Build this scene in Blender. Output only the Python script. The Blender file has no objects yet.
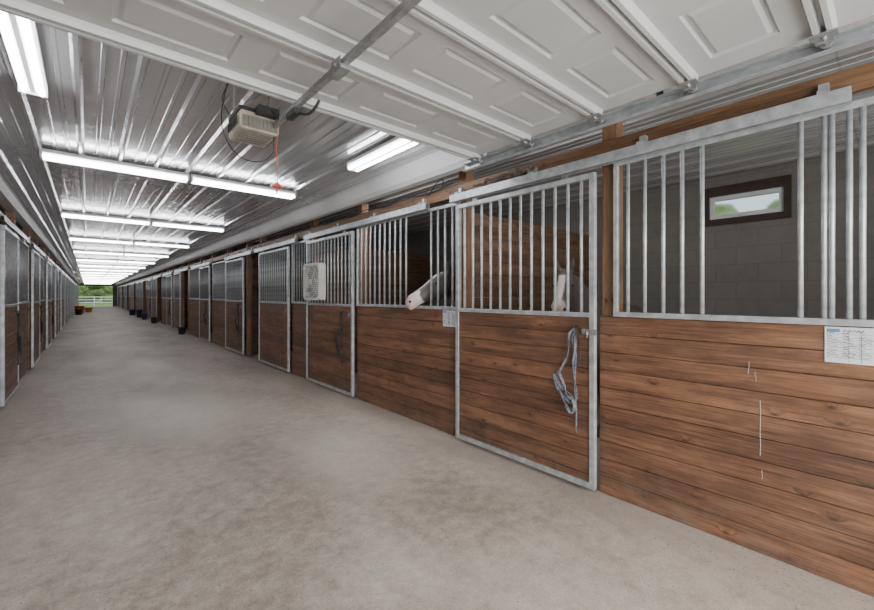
import bpy, bmesh, math, random
from mathutils import Vector, Matrix
random.seed(4)
C = bpy.context.scene.collection
pi = math.pi
H = 1.45
XR = 2.84      # right stall front plane
XL = -0.875    # left stall front plane
ZC = 2.86      # ceiling
YE = 66.0      # far end
SILL = 1.295
PH = 0.1295    # plank height

# ------------------------------------------------------------ materials
def newmat(name):
    m = bpy.data.materials.new(name); m.use_nodes = True
    nt = m.node_tree
    for n in list(nt.nodes): nt.nodes.remove(n)
    out = nt.nodes.new('ShaderNodeOutputMaterial')
    b = nt.nodes.new('ShaderNodeBsdfPrincipled')
    nt.links.new(b.outputs[0], out.inputs[0])
    return m, nt, b
def setv(nt, sock, v):
    if isinstance(v, bpy.types.NodeSocket): nt.links.new(v, sock)
    elif isinstance(v, (tuple, list)) and len(v) == 3 and sock.type == 'RGBA': sock.default_value = (*v, 1)
    else: sock.default_value = v
def N(nt, typ, ins=None, **kw):
    n = nt.nodes.new(typ)
    for k, v in kw.items(): setattr(n, k, v)
    if ins:
        for k, v in ins.items(): setv(nt, n.inputs[k], v)
    return n
def math_(nt, op, a, b=0.0, c=0.0, clamp=False):
    n = N(nt, 'ShaderNodeMath', {0: a, 1: b, 2: c}, operation=op); n.use_clamp = clamp
    return n.outputs[0]
def mixc(nt, f, a, b, blend='MIX'):
    n = nt.nodes.new('ShaderNodeMix'); n.data_type = 'RGBA'; n.blend_type = blend
    setv(nt, n.inputs[0], f); setv(nt, n.inputs[6], a); setv(nt, n.inputs[7], b)
    return n.outputs[2]
def ramp(nt, f, stops):
    n = nt.nodes.new('ShaderNodeValToRGB'); cr = n.color_ramp
    while len(cr.elements) < len(stops): cr.elements.new(0.5)
    for e, (p, c) in zip(cr.elements, stops):
        e.position = p; e.color = (*c, 1) if len(c) == 3 else c
    nt.links.new(f, n.inputs[0]); return n.outputs[0]
def mapping(nt, vec, scale):
    n = N(nt, 'ShaderNodeMapping'); n.inputs['Scale'].default_value = scale
    nt.links.new(vec, n.inputs['Vector']); return n.outputs[0]
def bump(nt, b, h, strength=0.3, dist=0.01):
    n = N(nt, 'ShaderNodeBump', {'Strength': strength, 'Distance': dist, 'Height': h})
    nt.links.new(n.outputs[0], b.inputs['Normal'])

def mat_simple(name, c1, c2=None, scale=20.0, rough=0.5, metal=0.0, bmp=0.0):
    m, nt, b = newmat(name)
    tc = N(nt, 'ShaderNodeTexCoord')
    no = N(nt, 'ShaderNodeTexNoise', {'Scale': scale, 'Detail': 4.0})
    nt.links.new(tc.outputs['Object'], no.inputs['Vector'])
    c2 = c2 or tuple(x * 0.85 for x in c1)
    col = ramp(nt, no.outputs['Fac'], [(0.3, c2), (0.7, c1)])
    nt.links.new(col, b.inputs['Base Color'])
    b.inputs['Roughness'].default_value = rough
    b.inputs['Metallic'].default_value = metal
    if bmp: bump(nt, b, no.outputs['Fac'], bmp)
    return m

def mat_wood(name, axis, light, mid, dark, board=PH, rough=0.5, dusty=False):
    m, nt, b = newmat(name)
    g = N(nt, 'ShaderNodeNewGeometry')
    sep = N(nt, 'ShaderNodeSeparateXYZ'); nt.links.new(g.outputs['Position'], sep.inputs[0])
    X, Y, Z = sep.outputs
    if axis == 'Y': along, across, other = Y, Z, X
    elif axis == 'X': along, across, other = X, Z, Y
    else: along, across, other = Z, Y, X
    bd = math_(nt, 'DIVIDE', across, board)
    idx = math_(nt, 'FLOOR', bd)
    wn = N(nt, 'ShaderNodeTexWhiteNoise', {'W': idx}, noise_dimensions='1D')
    off = math_(nt, 'MULTIPLY', wn.outputs['Value'], 37.0)
    al = math_(nt, 'ADD', along, off)
    def cv(a, b_, c_):
        n = N(nt, 'ShaderNodeCombineXYZ', {0: a, 1: b_, 2: c_}); return n.outputs[0]
    kv = cv(math_(nt, 'MULTIPLY', al, 3.6), math_(nt, 'MULTIPLY', across, 8.0), 0.0)
    vo = N(nt, 'ShaderNodeTexVoronoi', {'Scale': 1.0, 'Randomness': 1.0}, voronoi_dimensions='2D')
    nt.links.new(kv, vo.inputs['Vector'])
    d = vo.outputs['Distance']
    sepc = N(nt, 'ShaderNodeSeparateColor'); nt.links.new(vo.outputs['Color'], sepc.inputs[0])
    has = math_(nt, 'GREATER_THAN', sepc.outputs[0], 0.6)
    knot = math_(nt, 'MULTIPLY', math_(nt, 'SUBTRACT', 1.4, math_(nt, 'MULTIPLY', d, 14.0), clamp=True), has)
    halo = math_(nt, 'MULTIPLY', math_(nt, 'SUBTRACT', 1.0, math_(nt, 'MULTIPLY', d, 4.0), clamp=True), has)
    ac2 = math_(nt, 'ADD', across, math_(nt, 'MULTIPLY', halo, 0.035))
    gv = cv(math_(nt, 'MULTIPLY', al, 1.5), math_(nt, 'MULTIPLY', ac2, 55.0), math_(nt, 'MULTIPLY', other, 55.0))
    gn = N(nt, 'ShaderNodeTexNoise', {'Scale': 1.6, 'Detail': 9.0, 'Roughness': 0.75, 'Distortion': 0.7})
    nt.links.new(gv, gn.inputs['Vector'])
    bv = cv(math_(nt, 'MULTIPLY', al, 1.1), math_(nt, 'MULTIPLY', across, 9.0), other)
    bn = N(nt, 'ShaderNodeTexNoise', {'Scale': 1.3, 'Detail': 7.0, 'Roughness': .7}); nt.links.new(bv, bn.inputs['Vector'])
    f = math_(nt, 'ADD', math_(nt, 'MULTIPLY', gn.outputs['Fac'], 0.55), math_(nt, 'MULTIPLY', bn.outputs['Fac'], 0.45))
    f = math_(nt, 'ADD', f, math_(nt, 'MULTIPLY', math_(nt, 'SUBTRACT', wn.outputs['Value'], 0.5), 0.07))
    f = math_(nt, 'SUBTRACT', f, math_(nt, 'MULTIPLY', halo, 0.04))
    col = ramp(nt, f, [(0.38, dark), (0.485, mid), (0.60, light)])
    col = mixc(nt, math_(nt, 'MULTIPLY', knot, 0.8), col, (0.022, 0.012, 0.008))
    if axis != 'Z' and board < .3:
        fr = math_(nt, 'FRACT', bd)
        ed = math_(nt, 'MINIMUM', fr, math_(nt, 'SUBTRACT', 1.0, fr))
        gr = math_(nt, 'SUBTRACT', 1.0, math_(nt, 'MULTIPLY', ed, 40.0), clamp=True)
        col = mixc(nt, math_(nt, 'MULTIPLY', gr, 0.65), col, (0.02, 0.012, 0.008))
    if dusty:
        dn = N(nt, 'ShaderNodeTexNoise', {'Scale': 5.0, 'Detail': 9.0, 'Roughness': .78}); nt.links.new(g.outputs['Position'], dn.inputs['Vector'])
        low = math_(nt, 'SUBTRACT', 0.7, math_(nt, 'MULTIPLY', Z, 2.0), clamp=True)
        du = math_(nt, 'MULTIPLY', math_(nt, 'ADD', low, 0.2), math_(nt, 'MULTIPLY', math_(nt, 'SUBTRACT', dn.outputs['Fac'], 0.42, clamp=True), 3.0), clamp=True)
        col = mixc(nt, du, col, (0.19, 0.145, 0.115))
        st = N(nt, 'ShaderNodeTexNoise', {'Scale': 2.4, 'Detail': 6.0, 'Roughness': .65}); nt.links.new(mapping(nt, g.outputs['Position'], (1, 1, 2.2)), st.inputs['Vector'])
        sf = math_(nt, 'MULTIPLY', math_(nt, 'SUBTRACT', st.outputs['Fac'], .48, clamp=True), 3.0, clamp=True)
        col = mixc(nt, sf, col, (0.062, 0.034, 0.024))
    nt.links.new(col, b.inputs['Base Color'])
    b.inputs['Roughness'].default_value = rough
    bump(nt, b, gn.outputs['Fac'], 0.4, 0.004)
    return m

M_wood = mat_wood('wood_stained', 'Y', (0.275, 0.132, 0.070), (0.142, 0.066, 0.036), (0.044, 0.023, 0.015), dusty=True)
M_woodX = mat_wood('wood_partition', 'X', (0.20, 0.12, 0.075), (0.115, 0.068, 0.043), (0.048, 0.03, 0.02))
M_post = mat_wood('wood_post', 'Z', (0.30, 0.165, 0.085), (0.18, 0.096, 0.05), (0.075, 0.042, 0.025), board=0.5)
M_head = mat_wood('wood_header', 'Y', (0.25, 0.138, 0.072), (0.145, 0.078, 0.042), (0.060, 0.034, 0.020), board=0.7)
M_galv = mat_simple('galvanised_steel', (0.58, 0.61, 0.64), (0.34, 0.37, 0.40), 16, 0.40, 0.45, 0.05)
M_galvd = mat_simple('galvanised_dull', (0.38, 0.39, 0.40), (0.24, 0.25, 0.26), 25, 0.45, 0.5, 0.05)
M_white = mat_simple('white_painted', (0.68, 0.69, 0.71), (0.60, 0.61, 0.63), 3, 0.42, 0.0)
M_door = mat_simple('white_door_steel', (0.53, 0.54, 0.56), (0.46, 0.47, 0.49), 2, 0.30, 0.0)
M_black = mat_simple('black_plastic', (0.03, 0.03, 0.032), (0.02, 0.02, 0.02), 10, 0.45)
M_plas = mat_simple('beige_plastic', (0.46, 0.41, 0.35), (0.26, 0.22, 0.18), 8, 0.5)
M_fan = mat_simple('fan_plastic', (0.68, 0.69, 0.67), (0.57, 0.58, 0.57), 8, 0.4)
M_fang = mat_simple('fan_grey_plastic', (0.34, 0.34, 0.33), (0.27, 0.27, 0.265), 8, 0.5)
M_rope = mat_simple('blue_rope', (0.21, 0.25, 0.31), (0.08, 0.095, 0.125), 45, 0.9, 0, 0.6)
M_roped = mat_simple('dark_rope', (0.05, 0.055, 0.07), (0.015, 0.015, 0.02), 60, 0.85, 0, 0.4)
M_paper = mat_simple('card_white', (0.70, 0.73, 0.76), (0.62, 0.65, 0.69), 5, 0.35)
M_ink = mat_simple('ink_dark', (0.05, 0.06, 0.12), None, 5, 0.6)
M_blue = mat_simple('blue_header', (0.10, 0.22, 0.42), None, 5, 0.5)
M_red = mat_simple('red_plastic', (0.6, 0.09, 0.03), None, 5, 0.4)
M_yel = mat_simple('orange_plastic', (0.75, 0.32, 0.04), None, 5, 0.4)
M_bluep = mat_simple('blue_plastic', (0.025, 0.045, 0.11), None, 5, 0.4)
M_drip = mat_simple('dry_splash', (0.42, 0.38, 0.34), None, 60, 0.8)
M_leaf = mat_simple('leaves', (0.24, 0.36, 0.13), (0.08, 0.15, 0.04), 3, 0.8, 0, 0.5)
M_bark = mat_simple('bark', (0.12, 0.08, 0.05), None, 9, 0.9, 0, 0.5)
M_grass = mat_simple('grass', (0.20, 0.32, 0.09), (0.11, 0.2, 0.05), 1.5, 0.9)
M_sash = mat_simple('sash_white', (0.66, 0.69, 0.71), (0.56, 0.59, 0.61), 5, 0.5)
M_nose = mat_simple('lens_grey', (0.20, 0.195, 0.185), (0.14, 0.135, 0.13), 5, 0.5)
M_rag = mat_simple('faded_cloth', (0.16, 0.12, 0.10), (0.06, 0.045, 0.04), 12, 0.95, 0, 0.5)

def mat_emit(name, c, s):
    m, nt, b = newmat(name)
    b.inputs['Base Color'].default_value = (0.9, 0.9, 0.9, 1)
    b.inputs['Emission Color'].default_value = (*c, 1)
    b.inputs['Emission Strength'].default_value = s
    return m
M_tube = mat_emit('tube_glow', (0.98, 0.98, 1.0), 22.0)

def mat_floor():
    m, nt, b = newmat('concrete_floor')
    g = N(nt, 'ShaderNodeNewGeometry'); P = g.outputs['Position']
    sep = N(nt, 'ShaderNodeSeparateXYZ'); nt.links.new(P, sep.inputs[0])
    a = N(nt, 'ShaderNodeTexNoise', {'Scale': 0.7, 'Detail': 6.0, 'Roughness': 0.65, 'Distortion': .3}); nt.links.new(mapping(nt, P, (1.3, .6, 1)), a.inputs['Vector'])
    c = N(nt, 'ShaderNodeTexNoise', {'Scale': 9.0, 'Detail': 10.0, 'Roughness': 0.82}); nt.links.new(P, c.inputs['Vector'])
    e = N(nt, 'ShaderNodeTexNoise', {'Scale': 80.0, 'Detail': 6.0, 'Roughness': 0.9}); nt.links.new(P, e.inputs['Vector'])
    f = math_(nt, 'ADD', math_(nt, 'MULTIPLY', a.outputs['Fac'], 0.32), math_(nt, 'MULTIPLY', c.outputs['Fac'], 0.34))
    f = math_(nt, 'ADD', f, math_(nt, 'MULTIPLY', e.outputs['Fac'], 0.34))
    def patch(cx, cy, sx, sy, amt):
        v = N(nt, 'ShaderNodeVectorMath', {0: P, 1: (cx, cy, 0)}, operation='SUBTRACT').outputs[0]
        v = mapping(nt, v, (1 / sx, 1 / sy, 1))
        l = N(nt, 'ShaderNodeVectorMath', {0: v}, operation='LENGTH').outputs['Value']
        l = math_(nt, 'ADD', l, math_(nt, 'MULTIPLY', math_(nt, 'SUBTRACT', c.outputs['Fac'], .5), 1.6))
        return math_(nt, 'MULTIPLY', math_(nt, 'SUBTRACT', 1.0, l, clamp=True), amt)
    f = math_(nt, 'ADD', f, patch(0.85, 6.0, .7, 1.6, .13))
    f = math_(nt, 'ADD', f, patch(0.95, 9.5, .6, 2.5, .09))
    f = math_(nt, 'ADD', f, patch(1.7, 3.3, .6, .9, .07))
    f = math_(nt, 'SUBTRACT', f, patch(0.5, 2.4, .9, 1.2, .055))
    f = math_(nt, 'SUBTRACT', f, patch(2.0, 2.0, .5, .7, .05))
    col = ramp(nt, f, [(0.40, (0.255, 0.21, 0.172)), (0.5, (0.455, 0.395, 0.342)), (0.60, (0.66, 0.60, 0.53))])
    v = N(nt, 'ShaderNodeTexVoronoi', {'Scale': 30.0}); nt.links.new(P, v.inputs['Vector'])
    sp = math_(nt, 'LESS_THAN', v.outputs['Distance'], 0.16)
    edge = math_(nt, 'MULTIPLY', math_(nt, 'SUBTRACT', sep.outputs[0], 2.35), 2.0, clamp=True)
    edl = math_(nt, 'MULTIPLY', math_(nt, 'SUBTRACT', -0.5, sep.outputs[0]), 2.5, clamp=True)
    edge = math_(nt, 'MAXIMUM', edge, edl)
    sp = math_(nt, 'MULTIPLY', sp, math_(nt, 'GREATER_THAN', math_(nt, 'ADD', c.outputs['Fac'], math_(nt, 'MULTIPLY', edge, .18)), 0.54))
    col = mixc(nt, math_(nt, 'MULTIPLY', sp, 0.65), col, (0.09, 0.07, 0.05))
    dirt = math_(nt, 'MULTIPLY', edge, math_(nt, 'MULTIPLY', math_(nt, 'SUBTRACT', c.outputs['Fac'], .36, clamp=True), 3.0), clamp=True)
    col = mixc(nt, math_(nt, 'MULTIPLY', dirt, 0.65), col, (0.19, 0.15, 0.115))
    nt.links.new(col, b.inputs['Base Color'])
    b.inputs['Roughness'].default_value = 0.58
    bump(nt, b, f, 0.55, 0.02)
    return m
M_floor = mat_floor()

def mat_ceiling():
    m, nt, b = newmat('ceiling_steel')
    g = N(nt, 'ShaderNodeNewGeometry'); P = g.outputs['Position']
    a = N(nt, 'ShaderNodeTexNoise', {'Scale': 1.2, 'Detail': 3.0}); nt.links.new(mapping(nt, P, (3.0, 0.5, 1)), a.inputs['Vector'])
    col = ramp(nt, a.outputs['Fac'], [(0.3, (0.56, 0.57, 0.60)), (0.7, (0.70, 0.71, 0.74))])
    sep = N(nt, 'ShaderNodeSeparateXYZ'); nt.links.new(P, sep.inputs[0])
    fr = math_(nt, 'FRACT', math_(nt, 'DIVIDE', math_(nt, 'ADD', sep.outputs[1], 1.0), 1.22))
    seam = math_(nt, 'LESS_THAN', fr, 0.010)
    col = mixc(nt, math_(nt, 'MULTIPLY', seam, 0.35), col, (0.3, 0.3, 0.32))
    nt.links.new(col, b.inputs['Base Color'])
    b.inputs['Roughness'].default_value = 0.20
    b.inputs['Metallic'].default_value = 0.6
    w = N(nt, 'ShaderNodeTexNoise', {'Scale': 1.0, 'Detail': 3.0}); nt.links.new(mapping(nt, P, (9, 4, 1)), w.inputs['Vector'])
    bump(nt, b, w.outputs['Fac'], 0.6, 0.012)
    return m
M_ceil = mat_ceiling()

def mat_block():
    m, nt, b = newmat('block_wall')
    g = N(nt, 'ShaderNodeNewGeometry')
    sep = N(nt, 'ShaderNodeSeparateXYZ'); nt.links.new(g.outputs['Position'], sep.inputs[0])
    cb = N(nt, 'ShaderNodeCombineXYZ', {0: math_(nt, 'ADD', sep.outputs[1], sep.outputs[0]), 1: sep.outputs[2], 2: 0.0})
    br = N(nt, 'ShaderNodeTexBrick', {'Color1': (0.22, 0.208, 0.20), 'Color2': (0.20, 0.19, 0.185), 'Mortar': (0.165, 0.157, 0.15),
        'Scale': 1.0, 'Mortar Size': 0.007, 'Brick Width': 0.4, 'Row Height': 0.2})
    nt.links.new(cb.outputs[0], br.inputs['Vector'])
    no = N(nt, 'ShaderNodeTexNoise', {'Scale': 2.5, 'Detail': 10.0, 'Roughness': .8}); nt.links.new(g.outputs['Position'], no.inputs['Vector'])
    mf = math_(nt, 'MULTIPLY', math_(nt, 'SUBTRACT', no.outputs['Fac'], .25, clamp=True), 1.8, clamp=True)
    col = mixc(nt, mf, br.outputs['Color'], (0.13, 0.118, 0.11))
    nt.links.new(col, b.inputs['Base Color'])
    b.inputs['Roughness'].default_value = 0.85
    bump(nt, b, no.outputs['Fac'], 0.4, 0.01)
    return m
M_block = mat_block()
m, nt, b = newmat('window_glass')
b.inputs['Base Color'].default_value = (0.8, 0.87, 0.87, 1); b.inputs['Roughness'].default_value = 0.12
b.inputs['Transmission Weight'].default_value = 1.0; b.inputs['IOR'].default_value = 1.1
M_glass = m

# ------------------------------------------------------------ mesh helpers
def bm_box(bm, x0, x1, y0, y1, z0, z1, mi=0):
    vs = [bm.verts.new((x, y, z)) for x in (x0, x1) for y in (y0, y1) for z in (z0, z1)]
    fs = [(0, 1, 3, 2), (4, 6, 7, 5), (0, 4, 5, 1), (2, 3, 7, 6), (0, 2, 6, 4), (1, 5, 7, 3)]
    for f in fs:
        fa = bm.faces.new([vs[i] for i in f]); fa.material_index = mi
def bm_prism(bm, prof, a0, a1, axis='Y', mi=0):
    def P(p, a):
        if axis == 'Y': return (p[0], a, p[1])
        if axis == 'X': return (a, p[0], p[1])
        return (p[0], p[1], a)
    A = [bm.verts.new(P(p, a0)) for p in prof]; B = [bm.verts.new(P(p, a1)) for p in prof]
    n = len(prof)
    for i in range(n):
        f = bm.faces.new([A[i], A[(i + 1) % n], B[(i + 1) % n], B[i]]); f.material_index = mi
    f = bm.faces.new(A[::-1]); f.material_index = mi
    f = bm.faces.new(B); f.material_index = mi
def catmull(pts, k=6):
    pts = [Vector(p) for p in pts]
    if len(pts) < 3: return pts
    P = [2 * pts[0] - pts[1]] + pts + [2 * pts[-1] - pts[-2]]
    out = []
    for i in range(1, len(P) - 2):
        for j in range(k):
            t = j / k
            out.append(0.5 * ((2 * P[i]) + (-P[i - 1] + P[i + 1]) * t + (2 * P[i - 1] - 5 * P[i] + 4 * P[i + 1] - P[i + 2]) * t * t + (-P[i - 1] + 3 * P[i] - 3 * P[i + 1] + P[i + 2]) * t ** 3))
    out.append(pts[-1]); return out
def bm_tube(bm, pts, r, seg=8, smooth=False, k=6, mi=0, r2=None):
    pts = catmull(pts, k) if smooth else [Vector(p) for p in pts]
    rings = []; prev = None
    for i, p in enumerate(pts):
        t = (pts[min(i + 1, len(pts) - 1)] - pts[max(i - 1, 0)])
        if t.length < 1e-6: t = Vector((0, 0, 1))
        t.normalize()
        if prev is None:
            up = Vector((0, 0, 1)) if abs(t.z) < 0.9 else Vector((1, 0, 0))
            n = t.cross(up).normalized()
        else:
            n = (prev - t * prev.dot(t))
            n = n.normalized() if n.length > 1e-6 else t.orthogonal().normalized()
        prev = n; bn = t.cross(n)
        rr = r if r2 is None else r + (r2 - r) * i / max(1, len(pts) - 1)
        rings.append([bm.verts.new(p + (n * math.cos(2 * pi * j / seg) + bn * math.sin(2 * pi * j / seg)) * rr) for j in range(seg)])
    for a, c in zip(rings, rings[1:]):
        for j in range(seg):
            f = bm.faces.new([a[j], a[(j + 1) % seg], c[(j + 1) % seg], c[j]]); f.smooth = True; f.material_index = mi
    f = bm.faces.new(rings[0][::-1]); f.material_index = mi
    f = bm.faces.new(rings[-1]); f.material_index = mi
def bm_strap(bm, pts, w, t=.003, k=6, twist=0.0):
    pts = catmull(pts, k); rings = []
    for i, p in enumerate(pts):
        tg = (pts[min(i + 1, len(pts) - 1)] - pts[max(i - 1, 0)]).normalized()
        nx = Vector((1, 0, 0)); side = tg.cross(nx)
        side = side.normalized() if side.length > 1e-4 else Vector((0, 1, 0))
        a = math.sin(i * .45) * twist
        s2 = side * math.cos(a) + nx * math.sin(a); n2 = s2.cross(tg).normalized()
        rings.append([bm.verts.new(p + s2 * w / 2 * q[0] + n2 * t / 2 * q[1]) for q in ((-1, -1), (1, -1), (1, 1), (-1, 1))])
    for a, c in zip(rings, rings[1:]):
        for j in range(4): bm.faces.new([a[j], a[(j + 1) % 4], c[(j + 1) % 4], c[j]])
    bm.faces.new(rings[0][::-1]); bm.faces.new(rings[-1])
def bm_lathe(bm, prof, cx=0, cy=0, seg=24):
    rings = [[bm.verts.new((cx + r * math.cos(2 * pi * j / seg), cy + r * math.sin(2 * pi * j / seg), z)) for j in range(seg)] for r, z in prof]
    for a, c in zip(rings, rings[1:]):
        for j in range(seg):
            f = bm.faces.new([a[j], a[(j + 1) % seg], c[(j + 1) % seg], c[j]]); f.smooth = True
    bm.faces.new(rings[0][::-1]); bm.faces.new(rings[-1])
def obj(name, bm, mats, loc=(0, 0, 0), parent=None, bevel=0, recalc=True):
    if recalc: bmesh.ops.recalc_face_normals(bm, faces=bm.faces)
    me = bpy.data.meshes.new(name); bm.to_mesh(me); bm.free()
    for mm in (mats if isinstance(mats, (list, tuple)) else [mats]): me.materials.append(mm)
    o = bpy.data.objects.new(name, me); C.objects.link(o)
    o.location = loc
    if parent: o.parent = parent
    if bevel:
        bv = o.modifiers.new('bevel', 'BEVEL'); bv.width = bevel; bv.segments = 2; bv.limit_method = 'ANGLE'
    return o
def empty(name, loc):
    o = bpy.data.objects.new(name, None); C.objects.link(o); o.location = loc; o.empty_display_size = 0.1
    return o
def tag(o, label, cat, group=None):
    o['label'] = label; o['category'] = cat
    if group: o['group'] = group
    return o
def struct(o, label, cat=None):
    o['kind'] = 'structure'; o['label'] = label; o['category'] = cat or o.name.split('_')[0]
    return o
def dup(root, loc, rz=None):
    n = root.copy(); C.objects.link(n); n.location = loc
    if rz is not None: n.rotation_euler = (0, 0, rz)
    def rec(a, b_):
        for c in a.children:
            k = c.copy(); C.objects.link(k); k.parent = b_; k.matrix_parent_inverse = c.matrix_parent_inverse.copy()
            rec(c, k)
    rec(root, n)
    return n

# ------------------------------------------------------------ shell
bm = bmesh.new(); bm_box(bm, -4.6, 5.9, -2.0, YE + 0.3, -0.2, 0)
struct(obj('floor', bm, M_floor), 'worn warm tan concrete aisle floor', 'floor')
bm = bmesh.new()
prof = []; x = -4.6; p = 0.305
while x < 5.9:
    prof += [(x, 0), (x + 0.08, 0), (x + 0.085, -0.006), (x + 0.105, -0.006), (x + 0.11, 0), (x + 0.17, 0), (x + 0.175, -0.006), (x + 0.195, -0.006), (x + 0.20, 0), (x + 0.25, 0), (x + 0.266, -0.024), (x + 0.288, -0.024)]
    x += p
prof = [(a, ZC + z) for a, z in prof] + [(x, ZC), (x, ZC + 0.08), (-4.6, ZC + 0.08)]
bm_prism(bm, prof, -2.0, YE + 0.3, 'Y')
struct(obj('ceiling', bm, M_ceil), 'white ribbed sheet-steel ceiling', 'ceiling')
XB = 5.6
WY0, WY1, WZ0, WZ1 = 0.78, 1.46, 2.34, 2.61
bm = bmesh.new()
bm_box(bm, XB, XB + 0.2, -2.0, WY0, 0, ZC); bm_box(bm, XB, XB + 0.2, WY1, YE, 0, ZC)
bm_box(bm, XB, XB + 0.2, WY0, WY1, 0, WZ0); bm_box(bm, XB, XB + 0.2, WY0, WY1, WZ1, ZC)
struct(obj('wall_right', bm, M_block), 'grey block outer wall behind the stalls', 'wall')
bm = bmesh.new(); bm_box(bm, -4.6, -4.4, -2.0, YE, 0, ZC)
struct(obj('wall_left', bm, M_block), 'grey block outer wall', 'wall')
bm = bmesh.new()
bm_box(bm, -4.4, -0.875, YE, YE + 0.2, 0, ZC); bm_box(bm, 2.4, XB, YE, YE + 0.2, 0, ZC); bm_box(bm, -0.875, 2.4, YE, YE + 0.2, 2.6, ZC)
struct(obj('wall_far', bm, M_block), 'end wall with open doorway', 'wall')
w = empty('window_1', (XB, (WY0 + WY1) / 2, WZ0)); struct(w, 'small high hopper window in dark wooden frame', 'window')
bm = bmesh.new()
hw = (WY1 - WY0) / 2; hh = WZ1 - WZ0
for a in ((-hw - 0.06, -hw, -0.07, hh + 0.11), (hw, hw + 0.06, -0.07, hh + 0.11), (-hw, hw, -0.07, 0), (-hw, hw, hh, hh + 0.11)):
    bm_box(bm, -0.03, 0, a[0], a[1], a[2], a[3])
obj('casing', bm, mat_wood('wood_casing', 'Y', (0.05, 0.026, 0.02), (0.035, 0.018, 0.014), (0.02, 0.011, 0.01), board=.5), parent=w)
bm = bmesh.new()
for a in ((-hw, -hw + 0.045, 0, hh), (hw - 0.045, hw, 0, hh), (-hw + .045, hw - .045, 0, 0.055), (-hw + .045, hw - .045, hh - 0.05, hh)):
    bm_box(bm, 0.005, 0.055, a[0], a[1], a[2], a[3])
bm_box(bm, -0.012, 0.005, -0.04, 0.04, 0.005, 0.03)
obj('sash', bm, M_sash, parent=w)
bm = bmesh.new(); bm_box(bm, 0.03, 0.034, -hw + .045, hw - .045, 0.055, hh - .05)
obj('pane', bm, M_glass, parent=w)

parts_y = [-0.80, 2.98, 6.63, 10.30] + [13.6 + 3.65 * k for k in range(14)]
pp = None
for i, y in enumerate(parts_y):
    if pp is None:
        bm = bmesh.new()
        for k in range(18):
            bm_box(bm, XR + 0.17, XB - 0.01, -0.02, 0.02, k * PH + 0.001, (k + 1) * PH - 0.002)
        pp = obj('stall_partition', bm, M_woodX, (0, y, 0)); o = pp
    else: o = dup(pp, (0, y, 0))
    tag(o, 'dark wooden plank partition between two stalls', 'partition', 'stall partitions')

bm = bmesh.new()
bm_prism(bm, [(2.62, 2.70), (2.66, 2.66), (2.74, 2.66), (2.74, ZC - .001), (2.58, ZC - .001), (2.58, 2.82)], 2.45, YE, 'Y')
struct(obj('trim_1', bm, M_white), 'white metal-clad beam along the ceiling edge', 'trim')
bm = bmesh.new()
bm_prism(bm, [(-0.80, 2.72), (-0.93, 2.72), (-0.93, ZC - .001), (-0.76, ZC - .001), (-0.76, 2.80)], -1.0, YE, 'Y')
struct(obj('trim_2', bm, M_white), 'white metal-clad beam along the ceiling edge', 'trim')

def header(x0, x1, ya, yb):
    bm = bmesh.new(); bm_box(bm, x0, x1, ya, yb, 2.455, 2.575)
    return tag(obj('header_beam', bm, M_head, bevel=0.004), 'long brown timber header above the stall fronts', 'beam', 'header beams')
header(XR + 0.005, XR + 0.043, -1.2, YE); header(XL - 0.043, XL - 0.005, -1.0, YE)

post0 = None
def post(y, side=1, dx=0.0):
    global post0
    if post0 is None:
        bm = bmesh.new(); bm_box(bm, 0.045, 0.15, -0.055, 0.055, 0, 2.74)
        post0 = obj('wooden_post', bm, M_post, bevel=0.005); post0.location = (XR + dx, y, 0); o = post0
    else:
        o = dup(post0, ((XR + dx) if side > 0 else XL - dx, y, 0), 0 if side > 0 else pi)
    tag(o, 'square brown timber post holding the stall fronts', 'post', 'stall posts')

# ------------------------------------------------------------ stall parts (local frame: aisle toward -X)
def plank_wall(bm, x_front, thick, y0, y1, z0, z1, ph=PH):
    k = int(math.floor(z0 / ph + 1e-6))
    while k * ph < z1 - 1e-4:
        a = max(z0, k * ph); b_ = min((k + 1) * ph, z1); k += 1
        if b_ - a < .02: continue
        c = 0.005
        bm_prism(bm, [(x_front + c, a + 0.0005), (x_front, a + c * .7), (x_front, b_ - c * .7), (x_front + c, b_ - 0.0005), (x_front + thick, b_ - 0.0002), (x_front + thick, a + 0.0002)], y0, y1, 'Y')
barcache = {}
def bars(parent, ys, z0, z1, x, detail=True, r=0.0125):
    if detail:
        for y in ys:
            key = (z0, z1, r)
            if key not in barcache:
                bm = bmesh.new(); bm_tube(bm, [(0, 0, z0), (0, 0, z1)], r, 10)
                o = obj('bar', bm, M_galv); barcache[key] = o.data
            else:
                o = bpy.data.objects.new('bar', barcache[key]); C.objects.link(o)
            o.parent = parent; o.location = (x, y, 0)
    else:
        bm = bmesh.new()
        for y in ys: bm_tube(bm, [(x, y, z0), (x, y, z1)], r, 6)
        obj('bars', bm, M_galvd, parent=parent)
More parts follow.
